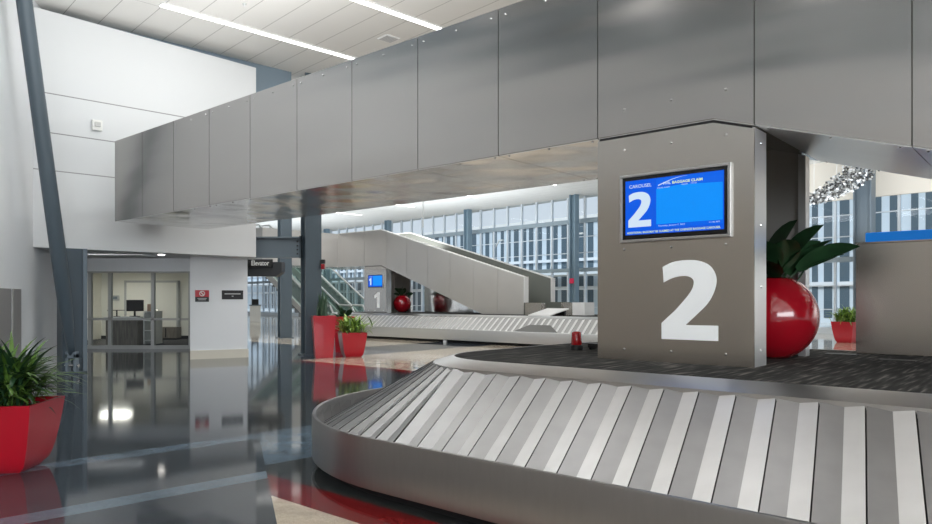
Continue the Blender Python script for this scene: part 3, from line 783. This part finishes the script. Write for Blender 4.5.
# ------------------------------------------------------------------ planters
def round_pot(parent, R):
    m = MB(); prof = []
    a0, a1 = -PI/2+.30, PI/2-.48
    prof.append((0, 0)); prof.append((R*math.cos(a0)*.92, 0))
    for i in range(25):
        a = a0+(a1-a0)*i/24; prof.append((R*math.cos(a), R*math.sin(a)-R*math.sin(a0)))
    rt = prof[-1][0]; zt_ = prof[-1][1]
    prof += [(rt-.02,zt_+.012),(rt-.035,zt_-.03),(rt-.03,zt_-.07)]
    m.lathe(prof, 56); parent = m.build('pot', RED, parent, True)
    m = MB(); m.lathe([(rt-.025,zt_-.05),(rt*.5,zt_-.03),(0,zt_-.03)], 24); m.build('soil', SOIL, parent)
    return zt_-.03
def square_pot(parent, top, bot, h, bulge, mt):
    m = MB(); vs = []; fs = []; K = 10
    prof = []
    for i in range(K+1):
        t = i/K; s = bot+(top-bot)*(t**bulge if bulge != 1 else t); prof.append((s/2, h*t))
    prof = [(bot/2*.97,0)]+prof[0:]+[(top/2-.025,h),(top/2-.03,h-.06)]
    for s,z in prof: vs += [(-s,-s,z),(s,-s,z),(s,s,z),(-s,s,z)]
    for i in range(len(prof)-1):
        for k in range(4): fs.append((i*4+k,i*4+(k+1)%4,(i+1)*4+(k+1)%4,(i+1)*4+k))
    fs.append((3,2,1,0))
    m.add(vs, fs)
    parent = o = m.build('pot', mt, parent)
    for p in o.data.polygons: p.use_smooth = True
    o.data.set_sharp_from_angle(angle=.7)
    m = MB(); s = top/2-.028; m.add([(-s,-s,h-.05),(s,-s,h-.05),(s,s,h-.05),(-s,s,h-.05)], [(0,1,2,3)]); m.build('soil', SOIL, parent)
    return h-.05
def foliage_arching(parent, z, n, Lr, W, spread, mt, seed, el=(.35,1.4), droop=(1.0,1.9)):
    rd = random.Random(seed); m = MB()
    for i in range(n):
        az = rd.random()*2*PI; q = rd.random()
        e = el[0]+(el[1]-el[0])*q
        b = (rd.gauss(0,spread), rd.gauss(0,spread), z+rd.random()*.18)
        m.leaf(b, az, e, Lr[0]+(Lr[1]-Lr[0])*rd.random(), W*(.7+.5*rd.random()), droop[0]+(droop[1]-droop[0])*rd.random(), 6, mi=int(rd.random()<.35))
    for i in range(6):
        x,y = rd.gauss(0,spread), rd.gauss(0,spread); m.tube([(x,y,z-.04),(x*1.3,y*1.3,z+.2)], .008, 6)
    return m.build('foliage', [mt, LEAF_M if mt is LEAF_L else LEAF_D], parent, True)
def foliage_snake(parent, z, n, Lr, W, spread, seed):
    rd = random.Random(seed); m = MB()
    for i in range(n):
        b = (rd.gauss(0,spread), rd.gauss(0,spread), z)
        m.leaf(b, rd.random()*2*PI, 1.35+rd.random()*.2, Lr[0]+(Lr[1]-Lr[0])*rd.random(), W, .08, 5, .3)
    return m.build('foliage', [LEAF_S], parent, True)
def foliage_broad(parent, z, n, Lr, W, seed, spread=.06):
    rd = random.Random(seed); m = MB()
    for i in range(n):
        az = 2*PI*i/n*1.618*2+rd.random()*.5; e = .55+.9*rd.random()
        b = Vector((rd.gauss(0,spread), rd.gauss(0,spread), z))
        d = Vector((math.cos(az)*math.cos(e),math.sin(az)*math.cos(e),math.sin(e)))
        s = .04+.12*rd.random(); m.tube([b-Vector((0,0,.03)), b+d*s], .007, 6)
        m.leaf(b+d*s, az, e-.1, Lr[0]+(Lr[1]-Lr[0])*rd.random(), W*(.8+.4*rd.random()), .35+.5*rd.random(), 7, .15, roll=rd.uniform(-1.1,1.1))
    return m.build('foliage', [LEAF_D], parent, True)
def plant(name, loc, rz, label, cat='potted plant', group=None): return empty(name, loc, rz, label, cat, group)

r = plant('potted_plant', (-3.66,5.60,0), .12, 'red faceted planter with arching green leaves at left edge')
z = square_pot(r, .60, .32, .54, .42, REDS); foliage_arching(r, z, 330, (.34,.59), .038, .07, LEAF_M, 3, el=(.4,1.5), droop=(.7,1.7))
r = plant('potted_plant', (-2.72,16.75,0), .35, 'low red bowl planter with light green leaves by dark column')
z = square_pot(r, .60, .36, .58, .5, REDS); foliage_arching(r, z, 300, (.26,.48), .045, .12, LEAF_L, 5, el=(.3,1.5), droop=(.6,1.6))
r = plant('potted_plant', (-3.36,16.5,0), .30, 'tall tapered red planter with upright snake plant')
z = square_pot(r, .53, .40, .98, 1, REDS); foliage_snake(r, z, 26, (.38,.68), .07, .085, 8)
r = plant('potted_plant', (-3.22,18.3,0), .30, 'tall red planter partly hidden between snake plant and bowl planter')
z = square_pot(r, .56, .42, .92, 1, REDS); foliage_broad(r, z, 16, (.25,.38), .11, 9)
r = plant('potted_plant', (12.15,22.3,0), .6, 'small red planter with light green leaves on floor by far windows')
z = square_pot(r, .70, .44, .66, .55, REDS); foliage_arching(r, z, 260, (.32,.56), .055, .14, LEAF_L, 12, el=(.3,1.5), droop=(.6,1.6))
r = plant('potted_plant', local((0,0,0),-1.90,6.16,ZD), 0, 'big round glossy red planter with broad dark leaves beside pillar 2')
z = round_pot(r, .36); foliage_broad(r, z, 38, (.32,.52), .20, 21, .06)
r = plant('potted_plant', local(O1,-1.86,6.16,ZD), 0, 'round glossy red planter with broad dark leaves beside far pillar 1')
z = round_pot(r, .36); foliage_broad(r, z, 15, (.24,.36), .15, 22, .05)

# ------------------------------------------------------------------ office furniture
r = empty('reception_desk', (-10.05,21.2,.012), 0, 'grey wood laminate desk inside the office window', 'desk')
m = MB(); m.box(-.68,.26,-.35,-.31,0,.80); m.build('front_panel', WOOD, r)
m = MB(); m.box(.22,.26,-.31,.35,0,.80); m.build('side_panel', WOOD, r)
m = MB(); m.box(-.68,-.64,-.31,.35,0,.80); m.build('side_panel', WOOD, r)
m = MB(); m.box(-.70,.28,-.40,.4,.80,.84); m.build('top', PAPER, r, bevel=.005)
r = empty('desk_shelf', (-9.40,21.4,.012), 0, 'white open shelf unit at the end of the office desk', 'shelf')
m = MB(); m.box(-.33,-.29,-.3,.3,0,1.0); m.build('side', PAPER, r)
m = MB(); m.box(-.05,-.01,-.3,.3,0,1.0); m.build('side', PAPER, r)
for z in (.1,.4,.7,.96): 
    m = MB(); m.box(-.29,-.05,-.3,.3,z,z+.03); m.build('shelf', PAPER, r)
r = empty('computer_monitor', (-9.98,21.1,.852), .9, 'black computer monitor on the office desk', 'monitor')
m = MB(); m.box(-.12,.12,-.09,.09,0,.02); m.build('base', BLACK, r)
m = MB(); m.box(-.025,.025,0,.03,.02,.26); m.build('stand', BLACK, r)
m = MB(); m.box(-.26,.26,-.03,0,.16,.50); m.build('panel', BLACK, r, bevel=.006)
r = empty('desk_scanner', (-10.5,21.05,.852), 0, 'small dark stand on the left of the office desk', 'device')
m = MB(); m.box(-.08,.08,-.06,.06,0,.015); m.build('base', BLACK, r)
m = MB(); m.box(-.015,.015,-.015,.015,.015,.18); m.build('stem', BLACK, r)
m = MB(); m.box(-.25,.2,-.08,.08,.18,.20); m.build('tray', BLACK, r)
r = empty('cardboard_box', (-9.57,21.25,1.003), 0, 'small tan cardboard box standing upright on the white shelf', 'box')
m = MB(); m.box(-.08,.08,-.06,.06,0,.22); m.build('carton', KRAFT, r)
m = MB(); m.box(-.08,.08,-.061,.061,.215,.222); m.build('flap', KRAFT, r)
r = empty('low_cabinet', (-10.08,23.7,.012), 0, 'low grey wood cabinet in front of the office door', 'cabinet')
m = MB(); m.box(-.36,.36,-.2,.2,.06,.42); m.build('body', WOOD, r)
m = MB(); m.box(-.34,.34,-.17,.18,0,.06); m.build('plinth', BLACK, r)
m = MB(); m.box(-.015,.015,-.215,-.2,.08,.40); m.build('door_seam', BLACK, r)
r = empty('wall_thermostat', (-12.1,24.16,1.42), 0, 'small grey control box on office back wall', 'box')
m = MB(); m.box(-.12,.12,-.03,.03,-.09,.09); m.build('body', FRAME, r)
m = MB(); m.box(-.08,.08,-.036,-.03,-.04,.05); m.build('panel', SLATE_L, r)
r = empty('office_light', (-11.2,22.4,2.31), 0, 'bright rectangular ceiling light inside the office', 'ceiling light')
m = MB(); m.box(-.45,.45,-.3,.3,.02,.05); m.build('housing', CAP, r)
m = MB(); m.box(-.42,.42,-.27,.27,0,.02); m.build('diffuser', mat('office_lamp',(1,1,1),.5,emit=(1,.95,.84),es=22), r)

# ------------------------------------------------------------------ escalators
def escalator(p, lb):
    r = empty('escalator', p, AW+PI/2, lb, 'escalator'); H = 4.6; run = H/.577
    m = MB()
    m.slab([(-1.2,0),(0,0),(run,H-.5),(run+1,H-.5),(run+1,H),(run,H),(0,.25),(-1.2,.25)], -.62,-.50)
    m.build('skirt', PAPER, r)
    m = MB()
    m.slab([(-1.2,0),(0,0),(run,H-.5),(run+1,H-.5),(run+1,H),(run,H),(0,.25),(-1.2,.25)], .50,.62)
    m.build('skirt', PAPER, r)
    m = MB(); N_ = 22
    for i in range(N_):
        m.box(run*i/N_, run*(i+1)/N_+.02, -.5,.5, max(0,H*i/N_-.3), H*(i+.6)/N_)
    m.build('steps', mat('step_grey',(.28,.29,.29),.5,.5), r)
    for s in (-.56,.56):
        m = MB(); m.add([(-1.0,s,.25),(0,s,.25),(run,s,H),(run,s,H+.85),(0,s,1.1),(-1.0,s,1.1)], [(0,1,2,5),(5,2,4,4)][:1]+[(2,3,4,5)])
        m.v = m.v; m.f = [(0,1,4,5),(1,2,3,4)]; m.mi = [0,0]
        m.build('balustrade_glass', mat('balustrade',(.45,.60,.55),.1), r) if False else m.build('balustrade_glass', BALU, r)
        m = MB(); m.tube([(-1.1,s,.5),(-1.25,s,.8),(-1.0,s,1.1),(0,s,1.12),(run,s,H+.87),(run+.8,s,H+.9)], .045, 8); m.build('handrail', CAP, r, True)
    return r
def balu():
    m = bpy.data.materials.new('green_glass'); m.use_nodes = True; nt = m.node_tree
    b = nt.nodes['Principled BSDF']; out = nt.nodes['Material Output']
    b.inputs['Base Color'].default_value = (.30,.42,.38,1); b.inputs['Roughness'].default_value = .1
    tr = nt.nodes.new('ShaderNodeBsdfTransparent'); tr.inputs['Color'].default_value = (.75,.88,.84,1)
    mx = nt.nodes.new('ShaderNodeMixShader'); mx.inputs[0].default_value = .35
    nt.links.new(tr.outputs[0], mx.inputs[1]); nt.links.new(b.outputs[0], mx.inputs[2]); nt.links.new(mx.outputs[0], out.inputs['Surface'])
    return m
BALU = balu()
escalator((-5.0,33.2,0), 'escalator with glass sides behind far pillar, right of the pair')
escalator((-6.3,32.1,0), 'escalator with glass sides behind the planters, left of the pair')
# little service desk in the far left hall
r = empty('service_kiosk', (-13.1,43.5,0), .3, 'pale grey kiosk standing in the far left hall', 'kiosk')
m = MB(); m.box(-.32,.32,-.3,.3,0,1.0); m.build('body', PAPER, r)
m = MB(); m.box(-.36,.36,-.35,.35,1.0,1.05); m.build('top', SLATE_L, r)
m = MB(); m.box(-.2,.2,-.05,.05,1.05,1.4); m.build('screen', BLACK, r)

# ------------------------------------------------------------------ hanging sculpture of metal flakes
rd = random.Random(4); m = MB()
for i in range(1500):
    t = rd.random(); n_ = 10.75-2.4*t; zc = 5.05+.40*t+.95*t*t; hw_ = .08+.74*t
    z = zc+(rd.random()-.5)*2*hw_*.8; nn = n_+(rd.random()-.5)*.3; w_ = 27.6+(rd.random()-.5)*.5
    if z > ZC-.02: continue
    a, b2_ = rd.random()*PI, rd.random()*PI; s = .038
    X = Vector((math.cos(a)*math.cos(b2_), math.sin(a)*math.cos(b2_), math.sin(b2_)))*s; Yv = X.cross(Vector((.3,.5,.8))).normalized()*s
    c = WN(w_,nn,z); m.add([c-X-Yv,c+X-Yv,c+X+Yv,c-X+Yv], [(0,1,2,3)], rd.randrange(3))
for nn,zz in ((10.3,5.2),(9.5,5.6),(8.7,6.2)):
    c = WN(27.6,nn,0); m.tube([(c[0],c[1],zz),(c[0],c[1],ZC)], .008, 5)
tag(m.build('hanging_sculpture', [MIRROR, mat('flake_dark',(.10,.10,.10),.3,.8), mat('flake_grey',(.45,.45,.44),.3,.8)]),
    'shimmering swoosh of small metal flakes hanging before the far wall', 'sculpture')

# ------------------------------------------------------------------ outside
bd = empty('terminal_building', WN(44,35), AW, 'pale blue-grey building with dark vertical windows across the road', 'building')
FAC = facade_mat(); DKW = mat('facade_window',(.085,.125,.155),.3); 
m = MB(); m.box(0,1.5,-60,60,0,7.6); m.build('wall', FAC, bd)
n = -30; k = 0
wins = []
while n < 58 and len(wins) < 95:
    w_ = (.46,.34,.52)[k%3]
    m = MB(); m.box(-.04,0,n,n+w_,.3,7.35); wins.append(m)
    n += w_+(.34,.52,.42)[k%3]; k += 1
for m in wins[:95]: m.build('window', DKW, bd)
for z in (2.2,4.4):
    m = MB(); m.box(-.25,.0,-60,60,z,z+.22); m.build('ledge', mat('ledge_white',(.75,.78,.80),.6), bd)
m = MB(); m.box(-.4,1.7,-60,60,7.6,7.9); m.build('cornice', PAPER, bd)
m = MB(); m.box(-3.5,-.3,-14,60,3.2,3.45); m.build('canopy', mat('canopy_pale',(.72,.78,.82),.5), bd)
# slender poles drawn for white reflections in the window glass
for n_,lb in ((28.4,'white reflection in the windows drawn as a pole, right of the two'),(35.5,'white reflection in the windows drawn as a pole, left of the two')):
    p = WN(36,n_); r = empty('reflection_pole', (p[0],p[1],0), AW, lb, 'reflection')
    m = MB(); m.tube([(0,0,0),(0,0,5.0),(0,-.5,5.6)], .06, 8); m.build('pole', PAPER, r, True)
    m = MB(); m.box(-.1,.1,-.9,-.45,5.56,5.66); m.build('pole_head', PAPER, r)

# ------------------------------------------------------------------ light
w = bpy.data.worlds.new('World'); scene.world = w; w.use_nodes = True; nt = w.node_tree
bg = nt.nodes['Background']; tc = nt.nodes.new('ShaderNodeTexCoord'); sp = nt.nodes.new('ShaderNodeSeparateXYZ')
rp = nt.nodes.new('ShaderNodeValToRGB')
nt.links.new(tc.outputs['Generated'], sp.inputs[0]); nt.links.new(sp.outputs[2], rp.inputs[0])
e = rp.color_ramp.elements; e[0].position = 0; e[0].color = (.72,.775,.83,1); e[1].position = .7; e[1].color = (.55,.70,.92,1)
nt.links.new(rp.outputs[0], bg.inputs['Color']); bg.inputs['Strength'].default_value = 1.0
sun = bpy.data.lights.new('sun','SUN'); sun.energy = 2.2; sun.angle = .05; so = bpy.data.objects.new('sun', sun); COL.objects.link(so)
sd = Vector((.73*.75,.683*.75,-.66)); so.rotation_euler = sd.to_track_quat('-Z','Y').to_euler()
def area(name, loc, target, sx, sy, power, col=(1,1,1)):
    l = bpy.data.lights.new(name,'AREA'); l.shape = 'RECTANGLE'; l.size = sx; l.size_y = sy; l.energy = power; l.color = col
    o = bpy.data.objects.new(name, l); COL.objects.link(o); o.location = loc
    o.rotation_euler = (Vector(target)-Vector(loc)).to_track_quat('-Z','Y').to_euler(); return o

area('back_fill', (5,-15,4.2), (-4,8,1.8), 16, 4, 2300, (.93,.97,1))  # added soft fill behind the camera for surfaces facing it
area('recess_fill', (-8.6,15.75,2.33), (-8.8,19.3,1.9), 2.6, .08, 16, (.97,.98,1))  # added emitter hidden behind the bulkhead lip, brightens the office header
area('underside_fill', UV(.2,8.05,1.25), UV(.0,6.9,2.6), 2.2, .5, 26, (.96,.98,1))  # added behind the counter to brighten the sloped bridge underside
area('left_wall_fill', (-2.6,8.6,6.75), (-8.0,12.6,2.4), 3.5, .5, 120, (.94,.975,1))  # added out of view to brighten the left wall
area('far_carousel_fill', UV(-16.5,12.2,6.8), UV(-16.5,12.8,0), 12, 3, 800, (.97,.985,1)).rotation_euler[2] = AU  # added overhead fill for the far carousel, hidden by the near bridge
def fill_up(name, loc, rz, sx, sy, power, col=(1,1,1)):  # upward emitter, used for added ceiling fill only
    area(name, loc, Vector(loc)+Vector((0,0,1)), sx, sy, power, col).rotation_euler = (PI,0,rz)
fill_up('trough_fill', UV(-7.2,6.03,3.6), AU, 9.5, 1.2, 330)  # added inside the trough, unseen, to brighten the ceiling above
fill_up('ceiling_fill', (-3.5,-7,4.0), AU, 9, 5, 620)  # added ceiling fill behind the camera
fill_up('ceiling_fill', (-4.5,6,4.6), AU, 2, 4, 160) if False else None
fill_up('ceiling_fill', (6,-2,4.6), AU, 7, 6, 260)  # second added ceiling fill, out of view at right
fill_up('trough_fill', UV(-2.0,6.03,3.3)+O1, AU, 3.5, 1.2, 120)  # same added fill in the far bridge trough
fill_up('far_ceiling_fill', WN(25.5,10,3.6), AW, 5, 12, 430, (.85,.93,1))  # added to lift the header wall and ceiling by the windows
fill_up('far_ceiling_fill', WN(23,28,2.9), AW, 7, 12, 760, (.85,.93,1))  # added fill for the far ceiling
fill_up('far_ceiling_fill', WN(23,44,2.9), AW, 7, 14, 700, (.85,.93,1))  # added fill, continues along the far ceiling
# ------------------------------------------------------------------ camera
cam = bpy.data.cameras.new('camera'); co = bpy.data.objects.new('camera', cam); COL.objects.link(co)
co.location = (0,0,1.35); co.rotation_euler = (PI/2,0,0)
cam.sensor_width = 36; cam.lens = 700/932*36; cam.shift_y = 38/932; cam.clip_end = 500
scene.camera = co
scene.view_settings.view_transform = 'Standard'
scene.view_settings.exposure = -.05
